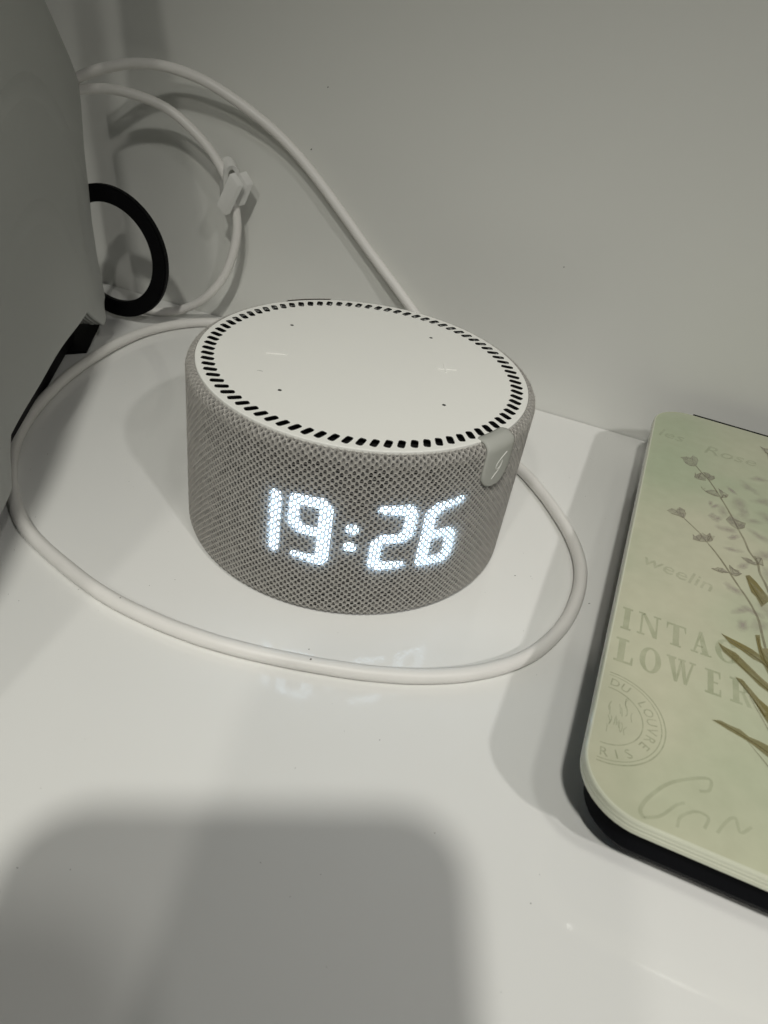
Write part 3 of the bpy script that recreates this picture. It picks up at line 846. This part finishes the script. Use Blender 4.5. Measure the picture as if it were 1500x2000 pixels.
# faded handwriting, top and middle lines
def handwriting(txt, x0, y0, size, slant):
    vs, fs = textmesh(txt, size, .035)
    ox = min(v.x for v in vs)
    let.lv += 1
    b = len(let.V)
    for v in vs: let.V.append((x0 + (v.x - ox) + v.y * .28, y0 + v.y + (v.x - ox) * slant, HS + .03 + let.lv * .0006))
    for f in fs: let.F.append(tuple(i + b for i in f)); let.MI.append(1)
    letter_done('printed_handwriting', 'ink_letter')
handwriting('les', 88.5, 71.5, 8.5, -.06)
handwriting('Rose', 104.5, 68.0, 9.0, .02)
handwriting('weelin', 88.4, -8.6, 7.2, -.16)
let.line([(104.9, -76.6), (106.7, -75.6), (107, -73), (104.8, -73.5), (99.4, -77.3), (95.8, -82.1), (94.2, -85.8), (95.0, -87.6)], .6, .8, 1)
letter_done('printed_handwriting', 'ink_letter')
let.line([(95, -87.4), (97.9, -85.6), (100.6, -82.0), (102.2, -80.6)], .6, .6, 1)
letter_done('printed_handwriting', 'ink_letter')
let.line([(101.0, -86.6), (101.6, -84), (104.3, -81.6), (106.6, -81.9), (105.9, -84.6)], .6, .6, 1)
letter_done('printed_handwriting', 'ink_letter')
let.line([(108.2, -84.4), (110.0, -81.0), (111.6, -79.6), (112.4, -82.4), (114.5, -80.2)], .6, .6, 1)
letter_done('printed_handwriting', 'ink_letter')

# round postmark
st = Ink()
cx, cy = 85.4, -66.0
XL = 84.9
def arc(r, wd, mi=0):
    run = []
    for k in range(181):
        a = R(-180 + 2 * k)
        x, y = cx + r * math.cos(a), cy + r * math.sin(a)
        if x > XL - .0: run.append((x, y))
    st.line(run, wd, wd, mi, n=1)
arc(12.5, .28); arc(11.7, .2); arc(7.8, .25)
for k in range(17):
    x = random.uniform(85.6, 91); y = cy + random.uniform(-5.6, 5.6)
    st.line([(x, y), (x + random.uniform(-.3, .3), y + random.uniform(.8, 1.9)), (x + random.uniform(-.4, .4), y + random.uniform(2, 3))], .16, .16, 0)
so = st.done('printed_stamp', ['ink_line'], scl)
V, F = [], []
def ringtext(s, r, a0, step, flip, size=3.1):
    for k, ch in enumerate(s):
        if ch == ' ': continue
        a = R(a0 - step * k) if not flip else R(a0 + step * k)
        vs, fs = textmesh(ch, size)
        b = len(V)
        rad = Vector((math.cos(a), math.sin(a))); tan = Vector((math.sin(a), -math.cos(a)))
        if flip: rad, tan = -rad, -tan
        o_ = Vector((cx, cy)) + (rad if not flip else -rad) * r
        for v in vs:
            q = o_ + tan * v.x + rad * v.y
            V.append((q.x, q.y, HS + .05 + k * .0006))
        F.extend([tuple(i + b for i in f) for f in fs])
ringtext('DU LOUVRE', 8.7, 84, 14.2, False)
ringtext('RIS', 11.0, -86, 15, True)
so2 = obj('printed_stamp_letters', V, F, 'ink_line', scl)

# ------------------------------------------------------------------ dust and small marks
def speck(p, n, r, parent, name='speck'):
    p = Vector(p); n = Vector(n).normalized(); t = n.orthogonal().normalized(); b = n.cross(t)
    V = [p + (t * math.cos(a) * random.uniform(.6, 1.3) + b * math.sin(a) * random.uniform(.4, .8)) * r for a in [2 * math.pi * k / 7 for k in range(7)]] + [p + n * r * .35]
    F = [(k, (k + 1) % 7, 7) for k in range(7)]
    return obj(name, V, F, 'speck', parent)
speck((-71.5, YW + .18, 80.5), (0, -1, 0), .42, wall)
speck((-66.5, YW + .18, 103), (0, -1, 0), .3, wall)
speck((37.0, YW + .18, 60), (0, -1, 0), .3, wall)
speck((57.6, -4.0, 0), (0, 0, 1), .3, counter)
speck((15.5, 24.0 + -84, 0), (0, 0, 1), .22, counter)
speck((80.5, -5.0, 0), (0, 0, 1), .3, counter)

rnd = random.Random(4)
V, F = [], []
for k in range(150):
    x, y = rnd.uniform(-110, 130), rnd.uniform(-140, 105)
    if math.hypot(x, y) < 52 or x > 80 and y > -92: continue
    r = rnd.uniform(.05, .13); b = len(V); a0 = rnd.uniform(0, 6)
    for q in range(5): V.append((x + r * rnd.uniform(.5, 1.5) * math.cos(a0 + q * 1.257), y + r * math.sin(a0 + q * 1.257), .02))
    V.append((x, y, .09))
    for q in range(5): F.append((b + q, b + (q + 1) % 5, b + 5))
du_ = obj('dust', V, F, 'speck', counter); du_['kind'] = 'stuff'
speck((18.6, -66.3, 4.02), (0, -.35, 1), .38, c1, 'scuff')
speck((-33.0, -70.4, 4.02), (0, -.35, 1), .25, c1, 'scuff')

# ------------------------------------------------------------------ the phone the picture is taken with (behind the lens; throws the big soft shadow)
phone = thing('smartphone', 'dark smartphone held above the counter in front of the speaker', 'phone')
def ppt(x, y, d): return CC / MM + rx * x + dn * y - fw * d
V = [ppt(x, y, 2.5) for x, y in rrect(-62.5, -12.5, 12.8, 142.5, 13.6, 10)]
ph_b = bevel(prism('phone_body', V, tuple(-fw * 8), 'phone', phone), .8)
V = [ppt(x, y, 10.55) for x, y in rrect(-61, -11, 11.3, 141, 12.5, 10)]
prism('phone_screen', V, tuple(-fw * .3), 'phoneglass', phone)
